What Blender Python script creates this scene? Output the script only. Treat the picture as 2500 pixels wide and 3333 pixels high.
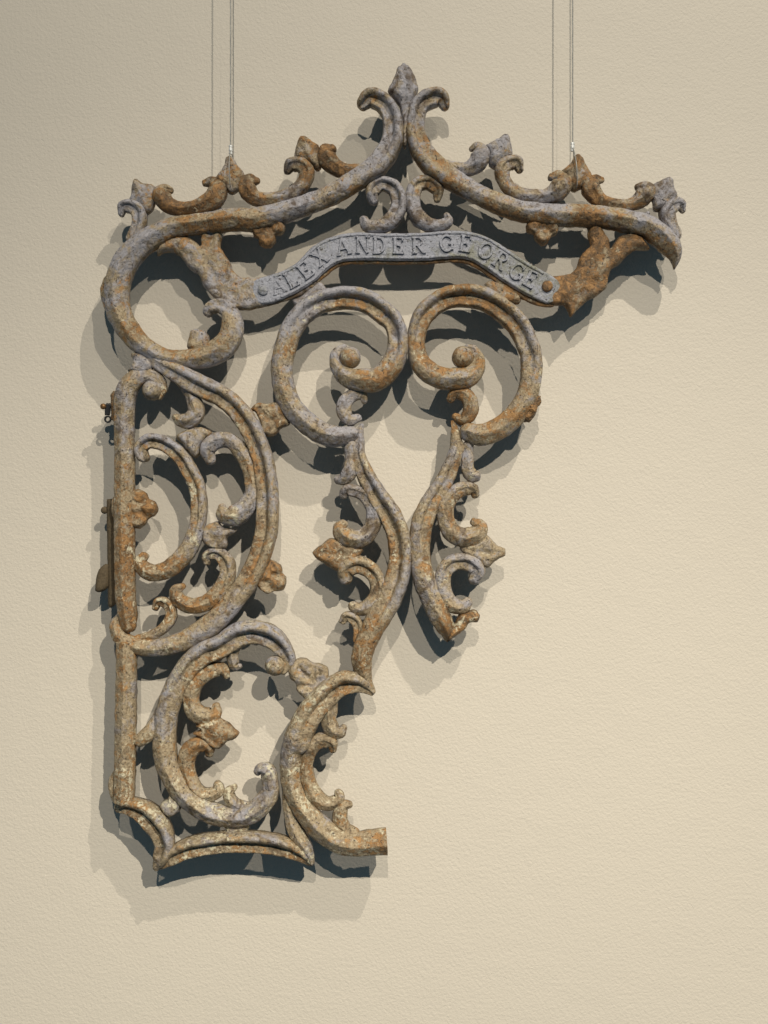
import bpy, math, random
import numpy as np
from mathutils import Vector, noise
from mathutils.geometry import delaunay_2d_cdt

# ------------------------------------------------------------------ clear
for o in list(bpy.data.objects):
    bpy.data.objects.remove(o, do_unlink=True)
scene = bpy.context.scene
COL = scene.collection

# ------------------------------------------------------------------ camera
PX = 0.0005                 # metres on the gate for one pixel of the survey grid (2500 x 3333)
CAM_D = 2.0                 # camera to wall
GAP = 0.050                 # wall to back of gate at mid height
TILT = 0.0                  # the gate hangs plumb
REF = 0.015                 # height above the gate's back at which its outline was surveyed
D0 = CAM_D - GAP - REF
cd = bpy.data.cameras.new('camera')
cam = bpy.data.objects.new('camera', cd)
COL.objects.link(cam)
cam.location = (0, -CAM_D, 0)
cam.rotation_euler = (math.radians(90), 0, 0)
cd.sensor_fit = 'VERTICAL'
cd.sensor_height = 24
cd.lens = 24 * D0 / (3333 * PX)
cd.clip_start = 0.05
cd.clip_end = 100
scene.camera = cam
scene.render.resolution_x = 768
scene.render.resolution_y = 1024

# ------------------------------------------------------------------ world: dim cool room light
w = bpy.data.worlds.new('World')
scene.world = w
w.use_nodes = True
bg = w.node_tree.nodes['Background']
bg.inputs[0].default_value = (0.29, 0.47, 0.62, 1)
bg.inputs[1].default_value = 0.16

# ------------------------------------------------------------------ gallery spotlights on the ceiling track
def spot(name, loc, target, power, size, blend, col, radius=0.02):
    ld = bpy.data.lights.new(name, 'SPOT')
    ld.energy = power
    ld.spot_size = math.radians(size)
    ld.spot_blend = blend
    ld.color = col
    ld.shadow_soft_size = radius
    o = bpy.data.objects.new(name, ld)
    COL.objects.link(o)
    o.location = loc
    d = Vector(target) - Vector(loc)
    o.rotation_euler = d.to_track_quat('-Z', 'Y').to_euler()
    return o
spot('spotlight_right', (1.81, -4.72, 3.05), (-0.32, 0, -2.41), 1300, 47.1, 1.0, (1.0, 0.935, 0.80))
spot('spotlight_centre', (-0.04, -4.22, 2.70), (-0.10, 0, 0.08), 350, 75, 1.0, (1.0, 0.935, 0.81))
spot('spotlight_near', (1.32, -2.35, 3.12), (0.46, 0, -1.36), 305, 84.9, 1.0, (1.0, 0.935, 0.81))

scene.view_settings.view_transform = 'Standard'
scene.view_settings.look = 'None'
scene.view_settings.exposure = 0.0
scene.view_settings.gamma = 1.0
scene.view_settings.use_curve_mapping = False
scene.render.engine = 'CYCLES'
scene.cycles.max_bounces = 4
scene.cycles.diffuse_bounces = 1

# ------------------------------------------------------------------ materials
def nodes(name):
    m = bpy.data.materials.new(name)
    m.use_nodes = True
    nt = m.node_tree
    return m, nt, nt.nodes['Principled BSDF']
def N(nt, t, **kw):
    n = nt.nodes.new(t)
    for k, v in kw.items():
        setattr(n, k, v)
    return n
def noise_node(nt, vec, scale, detail=5, rough=0.6, dist=0.0):
    n = N(nt, 'ShaderNodeTexNoise')
    n.inputs['Scale'].default_value = scale
    n.inputs['Detail'].default_value = detail
    n.inputs['Roughness'].default_value = rough
    n.inputs['Distortion'].default_value = dist
    nt.links.new(vec, n.inputs['Vector'])
    return n.outputs['Fac']
def ramp(nt, fac, stops, interp='LINEAR'):
    r = N(nt, 'ShaderNodeValToRGB')
    r.color_ramp.interpolation = interp
    els = r.color_ramp.elements
    els[0].position, els[0].color = stops[0][0], (*stops[0][1], 1) if isinstance(stops[0][1], tuple) else (stops[0][1],) * 3 + (1,)
    els[1].position, els[1].color = stops[-1][0], (*stops[-1][1], 1) if isinstance(stops[-1][1], tuple) else (stops[-1][1],) * 3 + (1,)
    for p, c in stops[1:-1]:
        e = els.new(p)
        e.color = (*c, 1) if isinstance(c, tuple) else (c, c, c, 1)
    nt.links.new(fac, r.inputs['Fac'])
    return r.outputs['Color']
def math_node(nt, op, a, b=0.5, clamp=False):
    n = N(nt, 'ShaderNodeMath', operation=op, use_clamp=clamp)
    for i, v in enumerate((a, b)):
        if hasattr(v, 'links'):
            nt.links.new(v, n.inputs[i])
        else:
            n.inputs[i].default_value = v
    return n.outputs[0]
def mix(nt, fac, a, b):
    n = N(nt, 'ShaderNodeMix', data_type='RGBA')
    for sock, v in ((n.inputs['Factor'], fac), (n.inputs['A'], a), (n.inputs['B'], b)):
        if hasattr(v, 'links'):
            nt.links.new(v, sock)
        else:
            sock.default_value = (*v, 1) if isinstance(v, tuple) else v
    return n.outputs['Result']

def wall_material():
    m, nt, b = nodes('painted_wall')
    tc = N(nt, 'ShaderNodeTexCoord').outputs['Object']
    n1 = noise_node(nt, tc, 0.9, 3, 0.5)
    col = ramp(nt, n1, [(0.3, (0.665, 0.598, 0.505)), (0.7, (0.690, 0.622, 0.522))])
    sp = noise_node(nt, tc, 26, 2, 0.5)
    spm = ramp(nt, sp, [(0.775, 0.0), (0.79, 1.0)])
    col = mix(nt, spm, col, (0.30, 0.26, 0.21))
    nt.links.new(col, b.inputs['Base Color'])
    b.inputs['Roughness'].default_value = 0.62
    b.inputs['Specular IOR Level'].default_value = 0.3
    o1 = noise_node(nt, tc, 190, 2.0, 0.55, 0.4)
    o2 = noise_node(nt, tc, 430, 2.0, 0.5)
    o3 = noise_node(nt, tc, 22, 2.0, 0.5)
    h = math_node(nt, 'ADD', math_node(nt, 'MULTIPLY', o1, 1.0), math_node(nt, 'MULTIPLY', o2, 0.32))
    h = math_node(nt, 'ADD', h, math_node(nt, 'MULTIPLY', o3, 0.9))
    bp = N(nt, 'ShaderNodeBump')
    bp.inputs['Strength'].default_value = 1.0
    bp.inputs['Distance'].default_value = 0.00085
    nt.links.new(h, bp.inputs['Height'])
    nt.links.new(bp.outputs['Normal'], b.inputs['Normal'])
    return m

def iron_material(name='weathered_iron', paint=(0.395, 0.375, 0.395), paint_bias=0.0, coat=((0.21, 0.15, 0.085), (0.395, 0.305, 0.19), (0.54, 0.44, 0.295))):
    m, nt, b = nodes(name)
    tc = N(nt, 'ShaderNodeTexCoord').outputs['Object']
    at = N(nt, 'ShaderNodeAttribute', attribute_name='rust').outputs['Fac']
    zone = noise_node(nt, tc, 7, 2, 0.5, 0.5)
    big = noise_node(nt, tc, 20, 3, 0.55, 0.6)
    mid = noise_node(nt, tc, 48, 5, 0.62, 1.0)
    mid2 = noise_node(nt, tc, 75, 6, 0.68, 0.6)
    fine = noise_node(nt, tc, 240, 4, 0.65)
    fleck = noise_node(nt, tc, 120, 4, 0.7, 0.4)
    # cream flecks of an older coat, thicker towards the bottom
    sep = N(nt, 'ShaderNodeSeparateXYZ')
    nt.links.new(tc, sep.inputs[0])
    low = N(nt, 'ShaderNodeMapRange')
    nt.links.new(sep.outputs['Z'], low.inputs['Value'])
    low.inputs['From Min'].default_value = 0.1
    low.inputs['From Max'].default_value = 1.1
    low.inputs['To Min'].default_value = 0.045
    low.inputs['To Max'].default_value = -0.05
    zb = math_node(nt, 'ADD', math_node(nt, 'SUBTRACT', math_node(nt, 'MULTIPLY', zone, 0.80), 0.125), math_node(nt, 'MULTIPLY', big, 0.30))
    # old grey-lavender paint with tan bleaching
    pcol = mix(nt, ramp(nt, fine, [(0.35, 0.0), (0.7, 1.0)]), tuple(c * 0.86 for c in paint), tuple(min(1, c * 1.16) for c in paint))
    tan = ramp(nt, fine, [(0.3, coat[0]), (0.5, coat[1]), (0.75, coat[2])])
    f1 = math_node(nt, 'ADD', math_node(nt, 'ADD', math_node(nt, 'MULTIPLY', mid, 0.8), zb), math_node(nt, 'ADD', at, math_node(nt, 'MULTIPLY', low.outputs['Result'], 1.3)))
    f1m = ramp(nt, f1, [(0.66 + paint_bias, 0.0), (0.84 + paint_bias, 1.0)])
    col = mix(nt, f1m, pcol, tan)
    # brown and orange rust
    rustc = ramp(nt, mid2, [(0.30, (0.055, 0.032, 0.016)), (0.46, (0.16, 0.088, 0.036)), (0.56, (0.34, 0.172, 0.058)), (0.70, (0.50, 0.285, 0.115))])
    f2 = math_node(nt, 'ADD', math_node(nt, 'ADD', math_node(nt, 'MULTIPLY', mid2, 0.85), zb), at)
    f2m = ramp(nt, f2, [(0.895 + 2 * paint_bias, 0.0), (0.985 + 2 * paint_bias, 0.95)])
    col = mix(nt, f2m, col, rustc)
    # dark brown bare iron in broad stains
    stain = noise_node(nt, tc, 30, 5, 0.7, 1.6)
    f4 = math_node(nt, 'ADD', math_node(nt, 'SUBTRACT', stain, math_node(nt, 'MULTIPLY', zone, 0.35)), math_node(nt, 'MULTIPLY', math_node(nt, 'MINIMUM', at, 0.09), 0.6))
    f4m = ramp(nt, f4, [(0.34 + paint_bias, 0.0), (0.52 + paint_bias, 0.85)])
    col = mix(nt, f4m, col, (0.105, 0.066, 0.034))
    f3 = math_node(nt, 'ADD', math_node(nt, 'ADD', math_node(nt, 'MULTIPLY', fleck, 0.6), math_node(nt, 'MULTIPLY', big, 0.5)), low.outputs['Result'])
    f3m = ramp(nt, f3, [(0.635 + paint_bias, 0.0), (0.695 + paint_bias, 0.85)])
    col = mix(nt, f3m, col, (0.70, 0.64, 0.46))
    # black pits
    pit = noise_node(nt, tc, 210, 4, 0.75, 0.2)
    pm = ramp(nt, pit, [(0.36, 0.92), (0.425, 0.0)])
    col = mix(nt, pm, col, (0.035, 0.025, 0.018))
    nt.links.new(col, b.inputs['Base Color'])
    rg = ramp(nt, fine, [(0.3, 0.48), (0.7, 0.75)])
    nt.links.new(rg, b.inputs['Roughness'])
    b.inputs['Specular IOR Level'].default_value = 0.5
    h = math_node(nt, 'ADD', math_node(nt, 'MULTIPLY', fine, 0.5), math_node(nt, 'MULTIPLY', mid2, 0.9))
    h = math_node(nt, 'ADD', h, math_node(nt, 'MULTIPLY', pit, 0.7))
    h = math_node(nt, 'SUBTRACT', h, math_node(nt, 'MULTIPLY', f2m, 0.12))
    bp = N(nt, 'ShaderNodeBump')
    bp.inputs['Strength'].default_value = 0.9
    bp.inputs['Distance'].default_value = 0.0038
    nt.links.new(h, bp.inputs['Height'])
    nt.links.new(bp.outputs['Normal'], b.inputs['Normal'])
    return m

def plain(name, col, rough, metal=0.0, bump=0.0):
    m, nt, b = nodes(name)
    tc = N(nt, 'ShaderNodeTexCoord').outputs['Object']
    f = noise_node(nt, tc, 260, 4, 0.65)
    c = ramp(nt, f, [(0.3, tuple(x * 0.7 for x in col)), (0.7, tuple(min(1, x * 1.2) for x in col))])
    nt.links.new(c, b.inputs['Base Color'])
    b.inputs['Roughness'].default_value = rough
    b.inputs['Metallic'].default_value = metal
    if bump:
        bp = N(nt, 'ShaderNodeBump')
        bp.inputs['Distance'].default_value = bump
        nt.links.new(f, bp.inputs['Height'])
        nt.links.new(bp.outputs['Normal'], b.inputs['Normal'])
    return m

M_WALL = wall_material()
M_IRON = iron_material()
M_PLATE = iron_material('grey_painted_plate', (0.375, 0.378, 0.425), 0.12, ((0.16, 0.155, 0.11), (0.27, 0.265, 0.215), (0.38, 0.375, 0.33)))
M_BLACK = plain('black_metal', (0.012, 0.012, 0.013), 0.4, 0.0)
M_BRASS = plain('dull_brass', (0.22, 0.12, 0.05), 0.5, 0.6, 0.0005)
M_STEEL = plain('steel_wire', (0.34, 0.33, 0.30), 0.42, 0.2)
M_FERRULE = plain('bright_crimp', (0.82, 0.82, 0.80), 0.3, 0.25)
M_STRIP = plain('brown_iron_strip', (0.105, 0.075, 0.04), 0.8, 0.0, 0.0015)

# ------------------------------------------------------------------ survey grid -> gate plane
ST, CT = math.sin(TILT), math.cos(TILT)
NRM = (0, -CT, -ST)
O_REF = (0, -GAP - REF * CT, -REF * ST)
def gate_xy(x, y):
    f = PX / D0
    dx, dz = (x - 1250) * f, -(y - 1666.5) * f
    # (0,-CAM_D,0) + t*(dx,1,dz) on plane through O_REF with normal NRM
    den = NRM[1] + dz * NRM[2]
    t = ((O_REF[1] + CAM_D) * NRM[1] + O_REF[2] * NRM[2]) / den
    X, Y, Z = t * dx, -CAM_D + t, t * dz
    bb = (Y - O_REF[1]) * (-ST) + (Z - O_REF[2]) * CT
    return X, bb
BASE_X, BASE_B = gate_xy(900, 2845)

S6 = 2.765
REG = {'R1': (300, 450, S6), 'R2': (800, 150, S6), 'R3': (1200, 150, S6), 'R4': (1700, 450, S6),
       'R5': (700, 650, S6), 'R6': (1200, 650, S6), 'L1': (300, 950, S6), 'L2': (300, 1500, S6),
       'L3': (300, 1950, S6), 'L4': (300, 2350, S6), 'L5': (800, 1950, S6), 'L6': (800, 2350, S6),
       'M1': (1000, 1450, 2.37), 'M2': (1000, 1000, 2.074), 'B1': (700, 1200, 3.318), 'B2': (700, 1600, 3.318),
       'B3': (300, 2000, 3.318), 'W': (1550, 900, 3.687), 'S': (0, 0, 1.0)}
def src(region, pts):
    ox, oy, s = REG[region]
    return [(ox + p[0] / s, oy + p[1] / s) + ((p[2] / s,) if len(p) > 2 else ()) for p in pts]

# ------------------------------------------------------------------ mesh helpers
RNG = random.Random(4)
class Buf:
    def __init__(self):
        self.v, self.f, self.r = [], [], []
def fbm(p, s, o=3):
    return noise.fractal(p * s, 1.0, 2.0, o, noise_basis='PERLIN_ORIGINAL')
def finish(name, buf, mat, parent, rough=1.0, smooth=True, label=None, seed_rust=0.0):
    v = []
    for p in buf.v:
        q = Vector(p)
        if rough:
            a = 0.0011 * rough * fbm(q, 70, 3)
            b = 0.0011 * rough * fbm(q + Vector((7.1, 3.3, 1.7)), 70, 3)
            c = 0.0013 * rough * fbm(q + Vector((1.9, 8.7, 5.1)), 70, 3)
            q = q + Vector((a, c, b))
        v.append(q)
    me = bpy.data.meshes.new(name)
    me.from_pydata(v, [], buf.f)
    me.update()
    at = me.attributes.new('rust', 'FLOAT', 'POINT')
    drift = RNG.uniform(-0.06, 0.05) if mat is M_IRON else 0.0
    at.data.foreach_set('value', [x + seed_rust + drift for x in buf.r])
    if smooth:
        me.polygons.foreach_set('use_smooth', [True] * len(me.polygons))
    me.materials.append(mat)
    o = bpy.data.objects.new(name, me)
    COL.objects.link(o)
    if parent is not None:
        o.parent = parent
    if label:
        o['label'] = label
    return o

def catmull(pts, step):
    P = np.array(pts, float)
    if len(P) == 2:
        n = max(2, int(np.hypot(*(P[1, :2] - P[0, :2])) / step) + 1)
        t = np.linspace(0, 1, n)[:, None]
        return P[0] * (1 - t) + P[1] * t
    E = np.vstack([2 * P[0] - P[1], P, 2 * P[-1] - P[-2]])
    out = []
    for i in range(1, len(E) - 2):
        p0, p1, p2, p3 = E[i - 1], E[i], E[i + 1], E[i + 2]
        tk = [0.0]
        for a, b in ((p0, p1), (p1, p2), (p2, p3)):
            tk.append(tk[-1] + max(1e-3, np.hypot(*(b[:2] - a[:2]))) ** 0.5)
        n = max(2, int(np.hypot(*(p2[:2] - p1[:2])) / step) + 1)
        for t in np.linspace(tk[1], tk[2], n, endpoint=False):
            A1 = (tk[1] - t) / (tk[1] - tk[0]) * p0 + (t - tk[0]) / (tk[1] - tk[0]) * p1
            A2 = (tk[2] - t) / (tk[2] - tk[1]) * p1 + (t - tk[1]) / (tk[2] - tk[1]) * p2
            A3 = (tk[3] - t) / (tk[3] - tk[2]) * p2 + (t - tk[2]) / (tk[3] - tk[2]) * p3
            B1 = (tk[2] - t) / (tk[2] - tk[0]) * A1 + (t - tk[0]) / (tk[2] - tk[0]) * A2
            B2 = (tk[3] - t) / (tk[3] - tk[1]) * A2 + (t - tk[1]) / (tk[3] - tk[1]) * A3
            out.append((tk[2] - t) / (tk[2] - tk[1]) * B1 + (t - tk[1]) / (tk[2] - tk[1]) * B2)
    out.append(P[-1])
    return np.array(out)

U = np.linspace(-1, 1, 25)
def h_round(u):
    return np.sqrt(np.maximum(0, 1 - np.abs(u) ** 2.3))
def h_ridge(u):
    a = np.abs(u)
    return np.maximum(0, 1 - (a * a + 0.002) ** 0.52) * 0.82 + 0.20 * np.sqrt(np.maximum(0, 1 - a ** 8))
def h_bead(v):          # raised roll towards v=+1, hollow cove towards v=-1
    bead = np.sqrt(np.maximum(0, 1 - ((v - 0.50) / 0.52) ** 2))
    cove = 0.20 + 0.36 * np.clip((0.15 - v) / 1.0, 0, 1) ** 1.4
    cove = cove * np.sqrt(np.maximum(0, 1 - np.maximum(0, -v) ** 7))
    return np.maximum(bead, np.where(v < 0.3, cove, 0))
def h_flat(u):
    return np.sqrt(np.maximum(0, 1 - np.abs(u) ** 14))
def profile(b):
    if b == 'flat':
        return h_flat(U), np.zeros_like(U)
    if b == 'round':
        return h_round(U), np.zeros_like(U)
    k = min(1, abs(b))
    sgn = 1 if b >= 0 else -1
    h = (1 - k) * h_ridge(U) + k * h_bead(U * sgn)
    rust = k * np.clip(0.45 - U * sgn, 0, 1) * 0.12 - k * 0.04
    return h, rust

def sweep(buf, pts, b=0.0, caps='rr', step=5.0, z0=0.0, s=None, c=None, sk=0.42, ck=0.54, bias=0.0, rside=0.0):
    """pts in survey pixels (x, y, width); b: one value or a value per control point."""
    n = len(pts)
    bl = b if isinstance(b, (list, tuple)) else [b] * n
    isnum = not isinstance(bl[0], str)
    rows = [(p[0], p[1], p[2], (bl[i] if isnum else 0.0)) for i, p in enumerate(pts)]
    C = catmull(rows, step)
    wmin = min(p[2] for p in pts)
    C[:, 2] = np.maximum(C[:, 2], wmin * 0.9)
    T = np.gradient(C[:, :2], axis=0)
    T /= np.maximum(1e-6, np.linalg.norm(T, axis=1))[:, None]
    Nn = np.stack([-T[:, 1], T[:, 0]], 1)
    rings = []      # (centre, normal, width, height scale, b)
    def cap(idx, sign):
        w_ = C[idx, 2]
        L = w_ * 0.42
        out = []
        for a in (0.25, 0.5, 0.7, 0.86, 0.96):
            t = a
            sc = math.sqrt(1 - t * t)
            out.append((C[idx, :2] + T[idx] * sign * L * t, Nn[idx], w_ * sc, sc, C[idx, 3], w_))
        return out
    if caps[0] == 'r':
        rings += cap(0, -1)[::-1]
    for i in range(len(C)):
        rings.append((C[i, :2], Nn[i], C[i, 2], 1.0, C[i, 3], C[i, 2]))
    if caps[1] == 'r':
        rings += cap(len(C) - 1, 1)
    base = len(buf.v)
    K = len(U) + 2
    for (ctr, nn, w_, hs, bv, wf) in rings:
        h, rst = profile(bl[0] if not isnum else bv)
        wm = wf * PX
        ss = (sk * wm + 0.003) if s is None else s
        cc = ck * wm if c is None else c
        hh = 0.35 + 0.65 * hs
        for j, u in enumerate(U):
            q = ctr + nn * (u * w_ / 2)
            X, B = gate_xy(q[0], q[1])
            z = z0 + (ss * (1.0 if abs(u) < 0.999 else 0.75) + cc * h[j]) * hh
            buf.v.append((X - BASE_X, -z, B - BASE_B))
            buf.r.append(bias + rst[j] + rside * u)
        for u in (0.93, -0.93):
            q = ctr + nn * (u * w_ / 2)
            X, B = gate_xy(q[0], q[1])
            buf.v.append((X - BASE_X, -z0, B - BASE_B))
            buf.r.append(bias)
    R = len(rings)
    for i in range(R - 1):
        for j in range(K):
            a = base + i * K + j
            bq = base + i * K + (j + 1) % K
            buf.f.append((a, bq, bq + K, a + K))
    buf.f.append(tuple(base + j for j in range(K))[::-1])
    buf.f.append(tuple(base + (R - 1) * K + j for j in range(K)))

def closed_smooth(pts, step, soft=True):
    P = np.array([p[:2] for p in pts], float)
    n = len(P)
    out = []
    for i in range(n):
        p0, p1, p2, p3 = P[i - 1], P[i], P[(i + 1) % n], P[(i + 2) % n]
        m = max(1, int(np.hypot(*(p2 - p1)) / step))
        for k in range(m):
            t = k / m
            if soft:
                q = 0.5 * ((2 * p1) + (p2 - p0) * t + (2 * p0 - 5 * p1 + 4 * p2 - p3) * t * t + (3 * p1 - p0 - 3 * p2 + p3) * t ** 3)
                q = 0.6 * q + 0.4 * (p1 * (1 - t) + p2 * t)
            else:
                q = p1 * (1 - t) + p2 * t
            out.append(q)
    return np.array(out)
def inside(P, Q):
    x, y = Q[:, 0], Q[:, 1]
    r = np.zeros(len(Q), bool)
    n = len(P)
    for i in range(n):
        x1, y1 = P[i]
        x2, y2 = P[(i + 1) % n]
        c = ((y1 > y) != (y2 > y)) & (x < (x2 - x1) * (y - y1) / (y2 - y1 + 1e-12) + x1)
        r ^= c
    return r
def segdist(Q, a, b):
    ab = b - a
    t = np.clip(((Q - a) @ ab) / max(1e-9, ab @ ab), 0, 1)
    return np.linalg.norm(Q - (a + t[:, None] * ab), axis=1)

def pad(buf, pts, z0=0.0, s=0.009, H=0.008, R=None, step=6.0, veins=(), bias=0.0, soft=True, lobes=()):
    """inflated casting from an outline in survey pixels; veins: (polyline, depth m, width px)"""
    P = closed_smooth(pts, step, soft)
    lo, hi = P.min(0), P.max(0)
    gs = step * 1.05
    xs = np.arange(lo[0], hi[0], gs)
    ys = np.arange(lo[1], hi[1], gs * 0.87)
    G = np.array([(x + (gs / 2 if j % 2 else 0), y) for j, y in enumerate(ys) for x in xs])
    G = G[inside(P, G)]
    def bd(Q):
        d = np.full(len(Q), 1e9)
        for i in range(len(P)):
            d = np.minimum(d, segdist(Q, P[i], P[(i + 1) % len(P)]))
        return d
    d = bd(G)
    G, d = G[d > step * 0.45], d[d > step * 0.45]
    allv = [Vector(p) for p in P] + [Vector(p) for p in G]
    n = len(P)
    vv, ee, ff, ov, oe, of = delaunay_2d_cdt(allv, [(i, (i + 1) % n) for i in range(n)], [], 0, 1e-5)
    Q = np.array([tuple(v) for v in vv])
    d = bd(Q)
    Rr = R if R else max(1.0, d.max() * 0.8)
    t = np.clip(d / Rr, 0, 1)
    z = s * 0.75 + H * np.sqrt(1 - (1 - t) ** 2)
    z[d > 0.5] += s * 0.25
    if lobes:
        z = s * 0.75 + (z - s * 0.75) * 0.75
        for lx, ly, lr, sq in lobes:
            dd = np.hypot(Q[:, 0] - lx, (Q[:, 1] - ly) / sq) / lr
            zl = s + H * 1.0 * np.sqrt(np.maximum(0, 1 - dd ** 2)) - H * 0.5 * np.exp(-(dd / 0.36) ** 2)
            z = np.where((dd < 1) & (d > 0.5), np.maximum(z, zl * np.clip(d / (step * 1.2), 0.6, 1)), z)
    for poly, depth, wd in veins:
        dd = np.full(len(Q), 1e9)
        for i in range(len(poly) - 1):
            dd = np.minimum(dd, segdist(Q, np.array(poly[i][:2], float), np.array(poly[i + 1][:2], float)))
        z += depth * np.exp(-(dd / wd) ** 2) * np.clip(d / (step * 2), 0, 1)
    base = len(buf.v)
    for q, zz in zip(Q, z):
        X, B = gate_xy(q[0], q[1])
        buf.v.append((X - BASE_X, -(z0 + zz), B - BASE_B))
        buf.r.append(bias)
    for f in ff:
        cpt = Q[list(f)].mean(0)[None]
        if inside(P, cpt)[0]:
            a, b_, c_ = (Q[i] for i in f)
            cr = (b_[0] - a[0]) * (c_[1] - a[1]) - (b_[1] - a[1]) * (c_[0] - a[0])
            ff_ = tuple(base + i for i in f)
            buf.f.append(ff_ if cr < 0 else ff_[::-1])
    # rim down to the back
    rim = {}
    for i in range(n):
        for k in ov:
            break
    idx = [None] * n
    for k, orig in enumerate(ov):
        for o_ in orig:
            if o_ < n:
                idx[o_] = k
    ctr = P.mean(0)
    bb = len(buf.v)
    for i in range(n):
        q = P[i]
        X, B = gate_xy(q[0], q[1])
        buf.v.append((X - BASE_X, -z0, B - BASE_B))
        buf.r.append(bias)
    area = 0.5 * np.sum(P[:, 0] * np.roll(P[:, 1], -1) - np.roll(P[:, 0], -1) * P[:, 1])
    for i in range(n):
        j = (i + 1) % n
        if idx[i] is None or idx[j] is None:
            continue
        q = (base + idx[i], base + idx[j], bb + j, bb + i)
        buf.f.append(q if area > 0 else q[::-1])
    back = tuple(bb + i for i in range(n))
    buf.f.append(back if area > 0 else back[::-1])

def dome(buf, x, y, r, z0=0.0, h=None, bias=0.0, nseg=28, sq=1.0):
    """button or ball: stands on z0, radius r pixels, height h metres"""
    rm = r * PX
    h = h if h else rm * 1.5
    base = len(buf.v)
    rows = 9
    X0, B0 = gate_xy(x, y)
    for i in range(rows):
        a = i / rows * math.pi / 2
        rr = rm * math.cos(a) ** 0.85
        zz = z0 + h * (0.35 + 0.65 * math.sin(a)) if i else z0
        if i == 0:
            rr = rm * 0.95
        for k in range(nseg):
            th = 2 * math.pi * k / nseg
            buf.v.append((X0 - BASE_X + rr * math.cos(th), -zz, B0 - BASE_B + rr * sq * math.sin(th)))
            buf.r.append(bias)
    buf.v.append((X0 - BASE_X, -(z0 + h), B0 - BASE_B))
    buf.r.append(bias)
    top = len(buf.v) - 1
    for i in range(rows - 1):
        for k in range(nseg):
            a = base + i * nseg + k
            b = base + i * nseg + (k + 1) % nseg
            buf.f.append((a, b, b + nseg, a + nseg))
    for k in range(nseg):
        buf.f.append((base + (rows - 1) * nseg + k, base + (rows - 1) * nseg + (k + 1) % nseg, top))
    buf.f.append(tuple(base + k for k in range(nseg))[::-1])

# ------------------------------------------------------------------ the wall
me = bpy.data.meshes.new('wall')
me.from_pydata([(-5, 0, -3), (5, 0, -3), (5, 0, 4), (-5, 0, 4), (-5, 0.12, -3), (5, 0.12, -3), (5, 0.12, 4), (-5, 0.12, 4)], [],
               [(0, 1, 2, 3), (5, 4, 7, 6), (4, 0, 3, 7), (1, 5, 6, 2), (3, 2, 6, 7), (4, 5, 1, 0)])
me.materials.append(M_WALL)
wall = bpy.data.objects.new('wall', me)
wall['kind'] = 'structure'
COL.objects.link(wall)

# ------------------------------------------------------------------ the gate
gate = bpy.data.objects.new('cast_iron_gate', None)
COL.objects.link(gate)
gate.empty_display_size = 0.1
gate.rotation_euler = (TILT, 0, 0)
gate.location = (BASE_X, -GAP - ST * BASE_B, CT * BASE_B)
gate['label'] = 'broken rusty cast iron gate panel with scrollwork and raised name, hung on the wall'
gate['category'] = 'gate'

def path(*segs):
    out = []
    for reg, pts in segs:
        out += src(reg, pts)
    return out
def bar(name, segs, b=0.0, caps='rr', bias=0.0, balls=(), label=None, **kw):
    buf = Buf()
    pts = path(*segs)
    if name in ('crest_scroll', 'stem_scroll', 'link_scroll', 'lower_leaf'):
        pts = [(p[0], p[1], p[2] * 1.12) for p in pts]
    if isinstance(b, dict):          # {fraction: value}
        ks = sorted(b)
        n = len(pts)
        b = [float(np.interp(i / (n - 1), ks, [b[k] for k in ks])) for i in range(n)]
    sweep(buf, pts, b, caps, bias=bias, **kw)
    for reg, x, y, r, h in balls:
        (q,) = src(reg, [(x, y, r)])
        dome(buf, q[0], q[1], q[2], 0.0, h + .010, bias)
    return finish(name, buf, M_IRON, gate, label=label)
def leaf(name, reg, pts, bias=0.0, veins=(), mat=None, rough=1.5, parent=None, label=None, lobes=(), grow=1.0, **kw):
    buf = Buf()
    vs = []
    for poly, depth, wd in veins:
        vs.append((src(reg, poly), depth, wd))
    if name == 'crest_bud':
        grow = 1.2
    if grow != 1.0:
        gx = sum(p[0] for p in pts) / len(pts)
        gy = sum(p[1] for p in pts) / len(pts)
        pts = [(gx + (p[0] - gx) * grow, gy + (p[1] - gy) * grow) for p in pts]
    lb = []
    for x, y, r, sq in lobes:
        (q,) = src(reg, [(x, y, r)])
        lb.append((q[0], q[1], q[2] * 1.12, sq))
    if lb:
        kw['step'] = 3.6
    pad(buf, src(reg, pts), veins=vs, bias=bias, lobes=lb, **kw)
    return finish(name, buf, mat or M_IRON, parent or gate, rough=rough, label=label)

# --- pediment rails
bar('top_rail', [('R2', [(1050, 508, 115), (1120, 462, 160), (1228, 503, 165), (1305, 610, 170), (1328, 740, 185), (1303, 890, 200),
                         (1165, 1090, 205), (1000, 1200, 190), (850, 1290, 182), (650, 1385, 176), (450, 1455, 182), (250, 1518, 192), (60, 1560, 205)]),
                 ('R1', [(1250, 730, 205), (1080, 755, 195)])], b={0: -1, .38: -.9, .55: -.3, 1: 0}, rside=-.09, bias=.03)
bar('corner_scroll', [('R1', [(1130, 745, 185), (900, 775, 185), (720, 803, 185), (560, 880, 205), (410, 985, 215), (300, 1110, 222), (232, 1290, 225), (222, 1450, 222), (250, 1590, 222)]),
                      ('L1', [(312, 320, 212), (395, 430, 200), (505, 515, 172), (650, 580, 152), (820, 600, 165), (1000, 588, 195), (1150, 515, 222), (1240, 410, 212), (1262, 285, 200), (1225, 170, 160), (1130, 120, 128), (1055, 150, 115), (1035, 185, 85)])],
    b={0: 0, .4: 0, .6: .25, .8: -.2, .9: -.9, 1: -.9}, rside=-.06, bias=-.02)
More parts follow.
